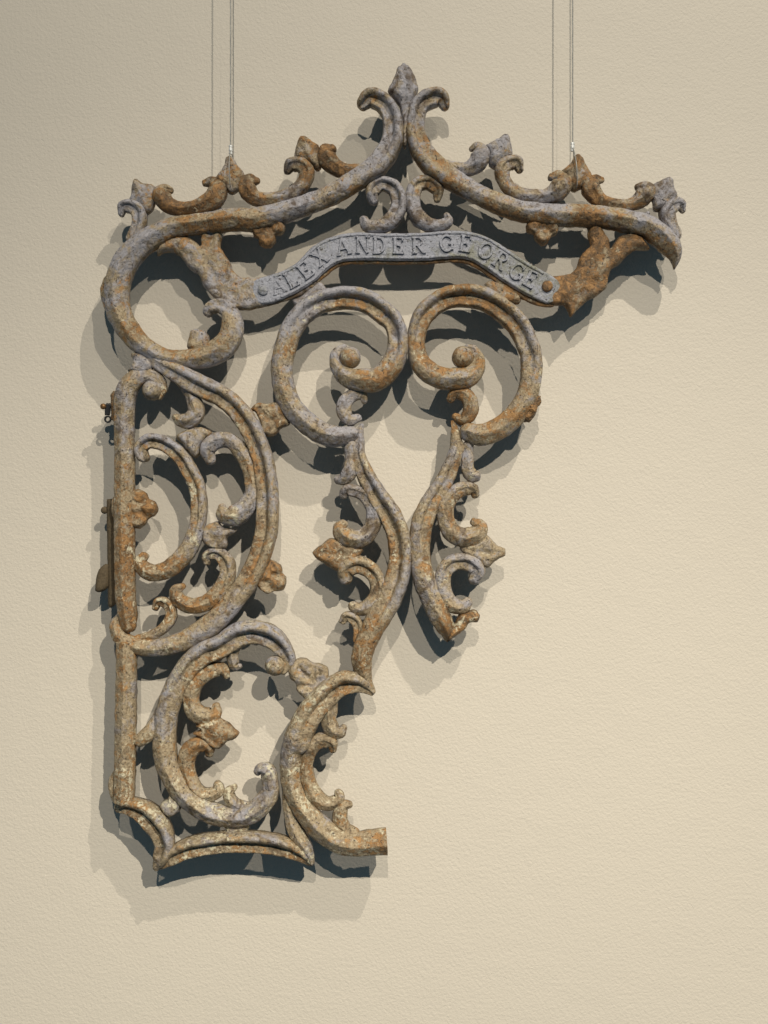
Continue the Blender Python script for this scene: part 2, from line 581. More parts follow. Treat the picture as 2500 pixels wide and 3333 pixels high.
bar('top_rail', [('R3', [(690, 525, 80), (655, 465, 145), (565, 462, 165), (468, 522, 165), (425, 650, 165), (425, 780, 172), (470, 925, 198), (600, 1085, 212), (780, 1213, 190), (1000, 1335, 172), (1200, 1425, 182), (1400, 1487, 182)]),
                 ('R4', [(120, 670, 190), (300, 690, 195), (520, 692, 200), (750, 710, 192), (950, 745, 200), (1125, 790, 200), (1250, 880, 200), (1340, 970, 185), (1388, 1070, 105), (1388, 1165, 10)])],
    b={0: 1, .25: .9, .45: .2, .8: 0, 1: .0}, caps='rf', rside=.09, bias=.03)
leaf('finial', 'R2', [(1420, 155), (1370, 190), (1330, 290), (1280, 400), (1320, 440), (1380, 520), (1400, 640), (1415, 880), (1445, 900), (1470, 640), (1490, 540), (1550, 400), (1530, 290), (1480, 200), (1445, 160)],
     bias=.06, s=0.018, H=0.012, veins=[([(1425, 190), (1430, 330), (1425, 600)], -.003, 7), ([(1300, 400), (1400, 470)], .002, 8), ([(1540, 400), (1460, 480)], .002, 8)])
leaf('flange', 'R1', [(150, 1190), (85, 1265), (57, 1350), (70, 1440), (100, 1530), (160, 1580), (210, 1400), (200, 1220)], s=.006, H=.004)

leaf('stub', 'L1', [(850, 500), (862, 400), (880, 352), (930, 330), (1000, 340), (1040, 388), (1050, 450), (1020, 540), (930, 560)], s=.012, H=.010)
# --- crest scrolls on the left rail
bar('crest_scroll', [('R2', [(1010, 1110, 100), (900, 1115, 112), (800, 1075, 135), (728, 1000, 160), (725, 935, 125), (778, 908, 70)])], b=.3, bias=.06)
leaf('crest_bud', 'R2', [(510, 825), (480, 850), (465, 930), (455, 990), (500, 1015), (560, 1030), (620, 1080), (655, 1060), (648, 960), (640, 895), (600, 870), (545, 830)], s=.014, H=.009, bias=.03,
     veins=[([(515, 850), (560, 960), (620, 1050)], .003, 9)])
bar('crest_scroll', [('R2', [(370, 1108, 65), (400, 1065, 105), (480, 1055, 115), (548, 1115, 125), (530, 1205, 118), (450, 1290, 108), (330, 1348, 108), (180, 1375, 110)]),
                     ('R1', [(1450, 525, 125), (1395, 450, 150), (1420, 375, 120), (1480, 365, 55)])], b={0: -.8, .4: -.4, .7: .2, 1: .4}, bias=.05)
leaf('crest_bud', 'R1', [(1235, 180), (1212, 195), (1180, 280), (1132, 345), (1150, 390), (1205, 430), (1235, 458), (1270, 460), (1310, 430), (1352, 350), (1340, 310), (1290, 240), (1255, 190)], s=.015, H=.009, bias=.08,
     veins=[([(1240, 220), (1245, 440)], -.003, 8)])
bar('crest_scroll', [('R1', [(1005, 388, 50), (1065, 385, 88), (1130, 440, 150), (1105, 520, 160), (1000, 590, 130), (880, 620, 108), (760, 622, 112), (655, 570, 145), (620, 495, 145), (655, 448, 85), (700, 455, 48)])], b={0: .6, .5: 0, 1: -.5}, bias=.05)
leaf('crest_bud', 'R1', [(395, 380), (377, 405), (360, 490), (343, 550), (390, 585), (440, 625), (480, 645), (525, 605), (552, 500), (540, 440), (510, 415), (450, 413), (420, 393)], s=.014, H=.009, bias=.05,
     veins=[([(400, 410), (450, 520), (480, 620)], .003, 10)])
bar('crest_scroll', [('R1', [(250, 668, 50), (272, 612, 90), (345, 605, 112), (412, 655, 128), (422, 740, 120), (400, 810, 110), (340, 900, 85)])], b=-.8)
# --- crest scrolls on the right rail
bar('crest_scroll', [('R3', [(700, 1060, 90), (800, 1092, 98), (900, 1092, 112), (985, 1040, 150), (1010, 960, 150), (975, 897, 90), (930, 908, 48)])], b={0: 0, 1: -.4}, bias=.03)
leaf('crest_bud', 'R3', [(1225, 805), (1170, 840), (1083, 890), (1098, 960), (1105, 1040), (1150, 1065), (1200, 1010), (1278, 975), (1275, 920), (1262, 850), (1250, 815)], s=.014, H=.009,
     veins=[([(1225, 830), (1180, 930), (1130, 1040)], .003, 9)])
bar('crest_scroll', [('R3', [(1368, 1100, 60), (1340, 1048, 105), (1270, 1045, 115), (1208, 1095, 130), (1212, 1175, 115), (1262, 1260, 110), (1360, 1322, 110)]),
                     ('R4', [(100, 515, 112), (220, 515, 122), (320, 465, 170), (365, 390, 165), (325, 328, 90), (268, 335, 58)])], b={0: .8, .4: .4, 1: -.4})
leaf('crest_bud', 'R4', [(500, 165), (475, 180), (450, 230), (387, 290), (400, 325), (450, 425), (480, 442), (520, 425), (585, 400), (612, 330), (572, 260), (540, 190)], s=.015, H=.009, bias=.07,
     veins=[([(505, 190), (500, 420)], .003, 9)])
bar('crest_scroll', [('R4', [(728, 362, 48), (670, 368, 90), (620, 430, 150), (660, 512, 132), (750, 572, 110), (880, 595, 98), (1000, 580, 100), (1085, 530, 150), (1125, 462, 145), (1092, 418, 78), (1048, 425, 55)])], b={0: -.8, .4: -.2, 1: .2}, bias=.08)
leaf('crest_bud', 'R4', [(1322, 363), (1285, 380), (1198, 420), (1190, 500), (1210, 600), (1260, 625), (1320, 600), (1382, 520), (1362, 460), (1350, 390)], s=.014, H=.009,
     veins=[([(1320, 390), (1280, 500), (1250, 600)], .003, 10)])
bar('crest_scroll', [('R4', [(1460, 638, 45), (1430, 585, 92), (1360, 602, 122), (1312, 655, 128), (1322, 730, 120), (1360, 810, 100), (1400, 870, 80)])], b=.6)
leaf('stub', 'R4', [(1120, 650), (1145, 638), (1165, 660), (1160, 690), (1120, 705), (1090, 690)], s=.012, H=.006)

# --- pair of small scrolls under the gable
bar('gable_scroll', [('R2', [(1150, 1385, 85), (1138, 1305, 130), (1220, 1232, 122), (1322, 1262, 132), (1372, 1350, 142), (1370, 1470, 148), (1290, 1580, 145), (1180, 1622, 120), (1085, 1602, 108), (1065, 1552, 85)])], b={0: -.8, .5: -.9, .8: -.2, 1: 0})
bar('gable_scroll', [('R3', [(618, 1370, 60), (622, 1290, 112), (540, 1222, 122), (440, 1242, 132), (398, 1330, 138), (403, 1450, 140), (465, 1555, 148), (565, 1605, 122), (660, 1602, 110), (718, 1562, 95), (708, 1512, 60)])], b={0: .8, .4: .6, .8: .2, 1: 0})
leaf('trefoil', 'R5', [(345, 190), (322, 260), (350, 320), (385, 345), (395, 395), (450, 425), (510, 412), (540, 370), (545, 310), (600, 300), (628, 250), (610, 195), (500, 160)], s=.014, H=.010, R=16, lobes=[(392, 258, 62, 1), (560, 245, 56, 1), (462, 348, 64, 1)], bias=.12,
     veins=[([(390, 330), (450, 270)], -.004, 9), ([(540, 310), (500, 250)], -.004, 9), ([(450, 280), (460, 180)], .003, 10)])
leaf('trefoil', 'R4', [(70, 735), (38, 780), (50, 830), (108, 858), (125, 900), (180, 955), (240, 930), (270, 872), (322, 850), (330, 800), (300, 740), (200, 690)], s=.014, H=.010, R=16, lobes=[(100, 798, 54, 1), (268, 798, 52, 1), (185, 880, 62, 1)], bias=.08,
     veins=[([(110, 860), (180, 800)], -.004, 9), ([(275, 870), (220, 800)], -.004, 9)])

# --- arms that carry the nameplate
leaf('leaf_arm', 'R1', [(985, 750), (1000, 800), (975, 860), (968, 960), (950, 950), (900, 903), (850, 875), (750, 865), (680, 885), (612, 940), (580, 1000), (578, 1047), (640, 1015), (720, 1013), (790, 1050), (830, 1110), (880, 1170), (950, 1220), (980, 1290), (1010, 1340), (1060, 1400), (1110, 1440), (1200, 1490), (1280, 1532), (1400, 1537), (1520, 1512), (1640, 1460), (1600, 1260), (1450, 1250), (1330, 1240), (1262, 1190), (1235, 1110), (1190, 1040), (1150, 970), (1162, 880), (1150, 790), (1120, 735), (1060, 700)],
     s=.009, H=.007, R=17, bias=.07, veins=[([(620, 990), (760, 930), (900, 1020), (1000, 1180), (1120, 1330)], .003, 14), ([(1075, 780), (1060, 950), (1040, 1130), (1120, 1330), (1280, 1420)], -.003, 12)])
leaf('leaf_arm', 'R4', [(600, 735), (600, 850), (622, 960), (560, 1020), (520, 1080), (500, 1150), (430, 1215), (310, 1235), (180, 1250), (180, 1440), (280, 1492), (385, 1492), (425, 1560), (445, 1602), (500, 1540), (580, 1460), (680, 1410), (762, 1340), (790, 1220), (830, 1160), (900, 1110), (960, 1040), (1040, 990), (1152, 995), (1140, 950), (1080, 870), (1000, 838), (900, 868), (840, 920), (802, 985), (790, 900), (742, 830), (720, 740), (690, 705), (640, 715)],
     s=.009, H=.007, R=17, bias=.15, label='orange rusted leaf arm', veins=[([(650, 780), (720, 950), (760, 1080), (560, 1330), (400, 1400)], .003, 13), ([(1100, 930), (960, 930), (860, 1050), (680, 1250)], .002, 12)])
bar('backing_bar', [('R5', [(450, 850, 200), (665, 790, 200), (830, 690, 200), (985, 560, 200), (1120, 490, 200), (1300, 475, 190)]), ('R6', [(0, 475, 190), (300, 480, 190), (500, 478, 190), (700, 465, 185), (850, 468, 185), (970, 505, 190), (1085, 570, 190), (1265, 695, 200), (1420, 790, 200), (1555, 850, 200), (1640, 870, 180)])],
    b='flat', s=.007, c=.003, bias=.12)

# --- the nameplate with raised letters
buf = Buf()
PLATE = path(('R5', [(420, 822, 240), (470, 812, 246), (665, 742, 236), (825, 640, 238), (970, 508, 250), (1115, 440, 246), (1300, 418, 255)]),
             ('R6', [(0, 420, 250), (300, 425, 250), (500, 420, 255), (700, 404, 255), (850, 405, 250), (980, 435, 255), (1108, 505, 262), (1285, 627, 266), (1445, 722, 268), (1555, 778, 262), (1625, 812, 245)]))
sweep(buf, PLATE, 'flat', 'rr', z0=.010, s=.004, c=.003)
nameplate = finish('nameplate', buf, M_PLATE, gate, rough=.7, label='pale grey curved nameplate with raised lettering')
buf = Buf()
C = catmull([(p[0], p[1], p[2]) for p in PLATE], 5)
for sgn in (-1, 1):
    T = np.gradient(C[:, :2], axis=0)
    T /= np.linalg.norm(T, axis=1)[:, None]
    Nn = np.stack([-T[:, 1], T[:, 0]], 1)
    L = C[:, :2] + Nn * (sgn * (C[:, 2] / 2 - 9))[:, None]
    sel = L[12:-8:4]
    buf = Buf()
    sweep(buf, [(q[0], q[1], 9) for q in sel], 'round', 'rr', z0=.0164, s=.0006, c=.0020)
    finish('rim', buf, M_PLATE, nameplate, rough=.6)
S_ = .13; T_ = .075
def serif(x0, x1, y):
    return ([(x0, y), (x1, y)], .07)
def arc(cx, cy, rx, ry, a0, a1, n=12):
    return [(cx + rx * math.cos(math.radians(a0 + (a1 - a0) * k / n)), cy + ry * math.sin(math.radians(a0 + (a1 - a0) * k / n))) for k in range(n + 1)]
GLYPH = {
    'A': [([(.10, 0), (.44, 1)], T_), ([(.44, 1), (.78, 0)], S_), ([(.22, .34), (.66, .34)], .07), serif(.0, .24, 0.03), serif(.64, .92, .03)],
    'L': [([(.2, 0), (.2, 1)], S_), serif(.06, .34, .97), ([(.06, .035), (.68, .035)], .075), ([(.68, 0), (.68, .28)], .07)],
    'E': [([(.2, 0), (.2, 1)], S_), ([(.06, .965), (.66, .965)], .075), ([(.06, .035), (.70, .035)], .075), ([(.2, .51), (.50, .51)], .07), ([(.66, 1), (.66, .76)], .07), ([(.70, 0), (.70, .26)], .07), ([(.50, .62), (.50, .40)], .06)],
    'X': [([(.14, 1), (.72, 0)], S_), ([(.14, 0), (.72, 1)], T_), serif(.02, .30, .97), serif(.58, .84, .97), serif(.0, .28, .03), serif(.58, .86, .03)],
    'N': [([(.16, 0), (.16, 1)], T_), ([(.16, 1), (.76, 0)], S_), ([(.76, 0), (.76, 1)], T_), serif(.02, .28, .97), serif(.02, .30, .03), serif(.62, .90, .97)],
    'D': [([(.2, 0), (.2, 1)], S_), ([(.06, .965), (.36, .965)] + arc(.36, .5, .38, .465, 80, -80) + [(.36, .035), (.06, .035)], .10)],
    'R': [([(.2, 0), (.2, 1)], S_), ([(.06, .965), (.40, .965)] + arc(.42, .74, .25, .225, 80, -80) + [(.40, .51), (.2, .51)], .09), ([(.42, .51), (.74, .03)], S_), serif(.06, .36, .03), serif(.66, .88, .03)],
    'G': [(arc(.46, .5, .36, .46, 48, 335, 18), .105), ([(.78, .10), (.78, .44)], .11), serif(.58, .90, .44), ([(.72, .98), (.72, .72)], .06)],
    'O': [(arc(.46, .5, .36, .46, 90, 450, 24), .115)],
}
arcl = np.concatenate([[0], np.cumsum(np.hypot(*np.diff(C[:, :2], axis=0).T))])
def letter(ch, x, scale=54, wear=1.0):
    i = int(np.argmin(np.abs(C[:, 0] - x)))
    i = min(max(i, 4), len(C) - 5)
    t = C[i + 4, :2] - C[i - 4, :2]
    t = t / np.linalg.norm(t)
    up = np.array([t[1], -t[0]])
    c0 = C[i, :2] - up * (scale * 0.5) + up * 3
    buf = Buf()
    for pts, wd in GLYPH[ch]:
        pp = [tuple(c0 + t * ((p[0] - .45) * scale) + up * (p[1] * scale)) + (wd * scale * 1.35,) for p in pts]
        sweep(buf, pp, 'flat', 'ff', step=3, z0=.0160, s=.0010, c=.0036 * wear)
    finish('letter', buf, M_PLATE, nameplate, rough=.45, seed_rust=-.05)
for ch, x, wr in (('A', 908, .45), ('L', 955, 1), ('E', 998, 1), ('X', 1042, .8), ('A', 1116, .9), ('N', 1178, 1), ('D', 1238, 1), ('E', 1298, 1), ('R', 1362, 1),
                  ('G', 1454, 1), ('E', 1516, 1), ('O', 1579, 1), ('R', 1629, 1), ('G', 1680, 1), ('E', 1727, 1)):
    letter(ch, x, 54, wr)
buf = Buf()
(q,) = src('R5', [(435, 815, 46)])
dome(buf, q[0], q[1], q[2], .0155, .007, .03)
finish('rivet', buf, M_PLATE, gate)
buf = Buf()
(q,) = src('R4', [(225, 1335, 52)])
dome(buf, q[0], q[1], q[2], .0155, .007, .45)
finish('rivet', buf, M_IRON, gate, label='orange rusted rivet')

# --- the two volute rings
bar('volute', [('B1', [(1490, 700, 170), (1340, 732, 222), (1170, 700, 240), (985, 580, 245), (805, 375, 240), (740, 180, 240), (720, 0, 238)]),
               ('R5', [(625, 1370, 198), (678, 1190, 200), (788, 1030, 200), (940, 928, 195), (1100, 890, 200), (1250, 888, 205), (1400, 935, 205), (1522, 1025, 205)]),
               ('R6', [(215, 1095, 188), (256, 1200, 185)]),
               ('M2', [(614, 250, 142), (590, 350, 150), (540, 432, 155), (460, 490, 160), (375, 492, 165), (290, 480, 145), (225, 430, 115), (190, 365, 88), (200, 300, 70), (250, 265, 45)])],
    b={0: 0, .15: 0, .3: -.4, .42: -1, .62: -1, .72: -.4, .82: 0, 1: -.3}, balls=[('M2', 290, 338, 74, .024)])
bar('volute', [('M2', [(1080, 842, 125), (1160, 862, 150), (1265, 832, 150), (1370, 762, 150), (1450, 665, 146), (1498, 550, 142), (1514, 430, 145), (1510, 310, 146)]),
               ('R6', [(1430, 1310, 196), (1370, 1172, 200), (1270, 1050, 200), (1140, 950, 200), (1000, 882, 204), (860, 865, 200), (725, 878, 196), (605, 935, 192), (495, 1042, 188), (436, 1190, 168)]),
               ('M2', [(740, 290, 122), (765, 375, 138), (825, 440, 148), (910, 477, 152), (1000, 482, 152), (1085, 472, 145), (1142, 415, 115), (1160, 340, 80), (1125, 282, 58), (1080, 262, 40)])],
    b={0: 0, .15: .1, .28: .8, .4: 1, .6: 1, .7: .4, .82: 0, 1: .3}, balls=[('M2', 1050, 335, 74, .024)])
leaf('tab', 'R5', [(690, 905), (780, 850), (930, 732), (962, 737), (1000, 790), (960, 900), (820, 990), (740, 980)], s=.008, H=.005, soft=False, bias=.05)
leaf('tab', 'R6', [(1050, 745), (1110, 712), (1250, 760), (1372, 870), (1362, 920), (1330, 932), (1200, 900), (1080, 830)], s=.008, H=.005, bias=.05)
leaf('fan_leaf', 'B1', [(380, 440), (420, 385), (490, 362), (570, 376), (640, 360), (700, 370), (750, 440), (800, 570), (790, 610), (700, 645), (670, 685), (620, 727), (570, 732), (520, 700), (480, 560), (440, 470)], s=.014, H=.010, R=18, lobes=[(480, 440, 66, 1), (610, 440, 62, 1), (705, 510, 55, 1), (600, 660, 60, 1)], bias=.05,
     veins=[([(480, 370), (520, 500), (600, 560)], -.003, 10), ([(640, 640), (620, 560), (720, 500)], -.003, 10), ([(560, 690), (600, 600)], .003, 9)])
buf = Buf()
pad(buf, src('W', [(760, 1440), (778, 1500), (738, 1570), (722, 1620), (692, 1690), (620, 1742), (560, 1735), (535, 1650), (590, 1560), (640, 1470), (700, 1395)]), z0=.004, s=.010, H=.012, R=14, bias=.5)
for x, y, r in ((705, 1500, 60), (655, 1590, 75), (625, 1690, 52), (700, 1430, 40), (580, 1650, 48)):
    (q,) = src('W', [(x, y, r)])
    dome(buf, q[0], q[1], q[2], .012, r / 3.687 * PX * 1.7, .5)
finish('rust_lump', buf, M_IRON, gate, rough=3.2, label='orange lump of rust scale on the ring')

# --- small scrolls linking rings and stems
bar('link_scroll', [('M2', [(385, 628, 42), (372, 590, 58), (312, 590, 76), (256, 642, 92), (250, 710, 92), (288, 758, 74), (345, 742, 48)])], b=.3)
bar('link_scroll', [('M2', [(970, 618, 50), (1000, 577, 66), (1070, 592, 90), (1106, 660, 96), (1090, 730, 92), (1042, 755, 72), (1002, 732, 45)])], b=-.3)
# --- stems
bar('stem', [('M2', [(367, 788, 26), (352, 850, 62), (345, 920, 85)]), ('M1', [(390, 60, 115), (430, 180, 135), (495, 310, 150), (575, 440, 168), (650, 560, 178), (698, 680, 180), (715, 800, 176), (708, 950, 180), (675, 1080, 190), (622, 1210, 190), (550, 1330, 190), (482, 1460, 175), (433, 1580, 168)]),
             ('L5', [(1043, 560, 190), (1060, 660, 145), (1092, 745, 95), (1145, 845, 55)])], b={0: 0, .15: -.6, .3: -1, .55: -1, .68: -.5, .8: 0, 1: 0})
bar('stem', [('M2', [(985, 768, 22), (1000, 830, 55), (1010, 920, 85)]), ('M1', [(1160, 0, 110), (1125, 120, 122), (1060, 270, 142), (970, 410, 152), (900, 560, 172), (872, 700, 168), (872, 850, 160), (890, 990, 172), (945, 1150, 172), (1005, 1280, 166), (1058, 1385, 150), (1080, 1450, 110), (1078, 1515, 25)])],
    b={0: 0, .2: .5, .4: .7, .65: .3, .85: 0, 1: 0}, caps='rf')
leaf('broken_leaf', 'M1', [(1170, 1310), (1220, 1288), (1290, 1270), (1332, 1310), (1315, 1366), (1250, 1372), (1220, 1420), (1130, 1480), (1080, 1520), (1100, 1430), (1140, 1370)], bias=.14, s=.014, H=.009)
bar('stem_scroll', [('M1', [(335, -20, 85), (338, 100, 88), (332, 195, 108), (280, 258, 90), (232, 268, 58)])], b=.2)
bar('stem_scroll', [('M1', [(278, 385, 58), (295, 350, 80), (362, 347, 90), (450, 390, 102), (508, 480, 112), (515, 580, 112), (470, 680, 122), (385, 724, 130), (295, 700, 132), (255, 640, 110), (278, 605, 70)])], b={0: -.5, .4: -.4, .7: 0, 1: .2}, bias=.03)
leaf('arrow_leaf', 'M1', [(42, 820), (60, 862), (130, 912), (230, 968), (285, 960), (335, 900), (405, 850), (430, 800), (300, 772), (220, 718), (170, 718), (110, 762)], s=.014, H=.010, R=20, bias=.07,
     veins=[([(70, 830), (200, 840), (380, 830)], -.003, 8), ([(180, 740), (260, 820)], -.002, 7), ([(230, 940), (290, 860)], -.002, 7)])
bar('stem_scroll', [('M1', [(297, 1035, 88), (300, 962, 122), (390, 920, 130), (482, 960, 122), (542, 1050, 112), (545, 1150, 118), (480, 1240, 110), (400, 1265, 92), (345, 1240, 68)])], b={0: -.6, .4: -.8, .7: -.2, 1: .2}, bias=.03)
bar('stem_scroll', [('M1', [(268, 1362, 52), (305, 1322, 74), (368, 1350, 80), (395, 1420, 72), (385, 1510, 60)])], b=-.7)
bar('stem_scroll', [('M1', [(1245, -10, 72), (1240, 90, 82), (1240, 180, 90), (1275, 232, 98), (1310, 235, 78)])], b=-.2)
bar('stem_scroll', [('M1', [(1300, 382, 55), (1285, 345, 85), (1210, 332, 100), (1122, 382, 112), (1068, 470, 120), (1070, 570, 122), (1112, 662, 132), (1200, 712, 142), (1300, 690, 140), (1335, 622, 100), (1288, 588, 58)])], b={0: .5, .4: .3, 1: -.2})
leaf('arrow_leaf', 'M1', [(1390, 692), (1440, 740), (1480, 780), (1532, 800), (1525, 850), (1440, 902), (1390, 948), (1300, 885), (1200, 825), (1180, 788), (1260, 740), (1340, 720)], s=.014, H=.010, R=20, bias=.02,
     veins=[([(1510, 825), (1360, 830), (1220, 800)], -.003, 8), ([(1400, 720), (1350, 810)], -.002, 7), ([(1390, 920), (1340, 840)], -.002, 7)])
bar('stem_scroll', [('M1', [(1290, 1035, 80), (1310, 960, 116), (1240, 902, 118), (1150, 897, 118), (1070, 950, 118), (1045, 1050, 112), (1065, 1150, 112), (1120, 1230, 112), (1200, 1245, 102), (1245, 1208, 72)])], b={0: .6, .4: .7, .7: .3, 1: 0})

# --- hinge post and its fittings
bar('post', [('L2', [(320, 1490, 140), (318, 1400, 165), (297, 1250, 180), (292, 1000, 182), (288, 700, 184), (285, 400, 182), (290, 100, 180)]),
             ('L1', [(285, 1300, 180), (285, 1100, 185), (293, 950, 190), (325, 850, 185), (400, 775, 168), (500, 748, 130), (590, 790, 112), (622, 870, 92), (585, 930, 85)])], b={0: 0, .6: 0, .75: .3, 1: .8},
    balls=[('L1', 535, 885, 88, .022)])
leaf('spike', 'L1', [(345, 555), (365, 600), (358, 650), (320, 710), (430, 740), (520, 710), (540, 640), (470, 560), (400, 540)], s=.015, H=.009)
bar('lower_post', [('L3', [(300, 380, 180), (304, 600, 184), (300, 1000, 190), (293, 1400, 188)]), ('L4', [(288, 600, 188), (282, 730, 184)])], b=0.0, caps='ff')
leaf('lug', 'L4', [(220, 430), (190, 440), (150, 510), (133, 580), (145, 660), (185, 740), (240, 740), (250, 600)], s=.010, H=.006)
leaf('lug', 'L1', [(185, 890), (275, 900), (270, 1150), (190, 1168), (165, 1140), (157, 930)], s=.011, H=.006, soft=False, bias=.2, label='orange rusted lug')
leaf('lug', 'L2', [(165, 370), (195, 312), (260, 320), (250, 560), (190, 558), (172, 470)], s=.012, H=.006, bias=-.05)
leaf('trefoil', 'L2', [(330, 300), (380, 258), (430, 258), (482, 290), (500, 340), (560, 370), (577, 430), (560, 490), (500, 527), (470, 572), (420, 607), (365, 595), (310, 500)], s=.014, H=.010, R=16, lobes=[(415, 322, 58, 1), (508, 430, 60, 1), (425, 540, 54, 1)], bias=.04,
     veins=[([(500, 345), (430, 390)], -.004, 9), ([(500, 520), (440, 450)], -.004, 9), ([(380, 430), (540, 430)], .003, 10)])
strip = leaf('hinge_strip', 'L2', [(105, 345), (165, 340), (168, 600), (187, 700), (187, 1300), (140, 1332), (118, 1315), (113, 900), (105, 600)], s=.010, H=.003, mat=M_STRIP, soft=False, rough=.5, z0=-.012, label='dark brown flat hinge strip')
leaf('latch_ear', 'L2', [(100, 930), (135, 955), (128, 1130), (62, 1187), (10, 1177), (14, 1070), (40, 985)], s=.006, H=.005, mat=M_STRIP, parent=None, rough=.6, z0=-.004)
def screw(x, y, reg, r, z0, mat, parent):
    buf = Buf()
    (q,) = src(reg, [(x, y, r)])
    dome(buf, q[0], q[1], q[2], z0, q[2] * PX * 1.3, 0)
    return finish('screw', buf, mat, parent, rough=.3)
screw(86, 445, 'L2', 34, -.008, M_STRIP, gate)
screw(88, 1027, 'L1', 27, .004, M_BRASS, gate)
# black clip: two bars and an eye
buf = Buf()
sweep(buf, src('L1', [(90, 1025, 30), (150, 1015, 45)]), 'flat', 'ff', z0=.001, s=.002, c=.002)
sweep(buf, src('L1', [(140, 1000, 50), (125, 1060, 52), (122, 1105, 45)]), 'flat', 'ff', z0=.002, s=.002, c=.002)
ring = [(128 + 26 * math.cos(a), 1142 + 26 * math.sin(a), 16) for a in np.linspace(0, 2 * math.pi, 20)]
sweep(buf, src('L1', ring), 'flat', 'ff', step=2, z0=.002, s=.002, c=.002)
finish('clip', buf, M_BLACK, gate, rough=0, label='small black metal clip with an eye')

# --- big bow
bar('bow', [('L1', [(440, 530, 100), (520, 590, 120), (650, 672, 150), (800, 752, 185), (960, 842, 205)]),
            ('B1', [(65, 297, 232), (225, 425, 235), (362, 610, 242), (458, 812, 235), (520, 1000, 236), (552, 1200, 242), (567, 1400, 248), (567, 1600, 252)]),
            ('B2', [(560, 400, 250), (525, 560, 246), (470, 730, 240), (385, 910, 238), (250, 1110, 235)]),
            ('L3', [(1130, 175, 205), (985, 285, 195), (830, 372, 182), (670, 425, 170), (500, 440, 158), (350, 408, 150), (240, 330, 140), (207, 230, 112), (240, 165, 80)])],
    b={0: 0, .12: -.7, .3: -1, .5: -1, .62: -.7, .75: -.2, 1: 0})
bar('bow_scroll', [('L1', [(740, 770, 80), (850, 880, 95), (915, 990, 135), (932, 1090, 150), (862, 1158, 150), (778, 1150, 112), (745, 1125, 70)])], b={0: 0, 1: 0})
leaf('knot', 'L1', [(755, 1290), (860, 1235), (980, 1215), (1070, 1260), (1010, 1340), (965, 1400), (965, 1450), (930, 1495), (880, 1460), (820, 1390), (775, 1330)], s=.015, H=.010, R=18,
     veins=[([(800, 1290), (900, 1400)], .003, 10)])
bar('bow_scroll', [('L1', [(1060, 1515, 95), (1035, 1430, 140), (1090, 1352, 150), (1180, 1330, 145)]), ('B1', [(172, 788, 168), (268, 880, 180), (345, 1010, 182), (392, 1150, 175), (410, 1300, 185), (378, 1430, 205), (300, 1532, 225), (190, 1590, 240), (90, 1570, 180), (68, 1495, 90)])],
    b={0: -.3, .4: -.2, 1: 0})
bar('inner_scroll', [('L1', [(455, 1488, 108), (432, 1410, 122), (500, 1345, 132), (610, 1352, 142), (720, 1412, 150), (810, 1500, 152), (880, 1620, 152)]),
                     ('L2', [(925, 185, 150), (953, 300, 146), (958, 450, 150), (940, 600, 152), (895, 735, 162), (805, 870, 168), (690, 970, 165), (570, 1010, 152), (470, 980, 150), (425, 910, 112), (458, 858, 82)])],
    b={0: -.9, .25: -.9, .5: -.7, .7: -.2, 1: 0})
leaf('knot', 'L2', [(1005, 600), (1060, 560), (1130, 545), (1180, 600), (1300, 625), (1210, 690), (1215, 750), (1190, 790), (1100, 800), (1020, 765), (985, 700)], s=.015, H=.009, R=18, bias=.02,
     veins=[([(1040, 620), (1130, 760)], -.003, 10)])
bar('bow_scroll', [('L2', [(1025, 922, 58), (1032, 862, 100), (1110, 832, 115), (1188, 882, 140), (1220, 980, 152), (1190, 1100, 152), (1110, 1212, 152), (1000, 1290, 150), (880, 1306, 142), (772, 1250, 136), (745, 1172, 112), (800, 1132, 66)])],
    b={0: -.8, .4: -.6, .7: 0, 1: 0}, bias=.03)
bar('bow_scroll', [('L2', [(560, 1332, 58), (590, 1272, 85), (670, 1290, 100), (706, 1380, 106), (670, 1472, 106), (580, 1550, 95), (450, 1592, 80), (390, 1602, 60)])], b={0: -.8, .5: -.4, 1: 0})
leaf('trefoil', 'B2', [(590, 735), (640, 748), (692, 790), (722, 840), (722, 880), (762, 930), (762, 1000), (722, 1070), (650, 1082), (560, 1112), (500, 1082), (455, 1030), (430, 960), (480, 850), (550, 780)], s=.014, H=.010, R=17, lobes=[(640, 825, 62, 1), (682, 978, 72, 1), (545, 1035, 66, 1)], bias=0,
     veins=[([(720, 885), (620, 920)], -.004, 10), ([(640, 1080), (560, 1000)], -.004, 10), ([(540, 900), (720, 1000)], .003, 9)])

# --- lower scrolls
bar('lower_scroll', [('L5', [(330, 648, 90), (388, 555, 118), (325, 430, 170), (235, 345, 205), (100, 298, 218)]), ('L3', [(1340, 312, 226)]),
                     ('B3', [(1380, 348, 262), (1225, 408, 262), (1065, 540, 255), (955, 695, 248), (872, 860, 246), (815, 1030, 248), (790, 1200, 240), (780, 1400, 250), (802, 1600, 250)]),
                     ('L4', [(718, 480, 202), (795, 610, 205), (925, 735, 200), (1080, 825, 192), (1260, 860, 175), (1420, 830, 188)]),
                     ('L6', [(160, 728, 185), (218, 630, 160), (216, 535, 150), (190, 452, 148), (128, 432, 108), (98, 462, 70)])],
    b={0: .6, .1: 1, .25: .9, .4: .3, .6: 0, 1: 0}, balls=[('L5', 262, 600, 92, .023)])
bar('lower_spur', [('L3', [(1290, 380, 150), (1258, 480, 118), (1264, 562, 108), (1286, 612, 84), (1322, 612, 46)])], b=0.0)
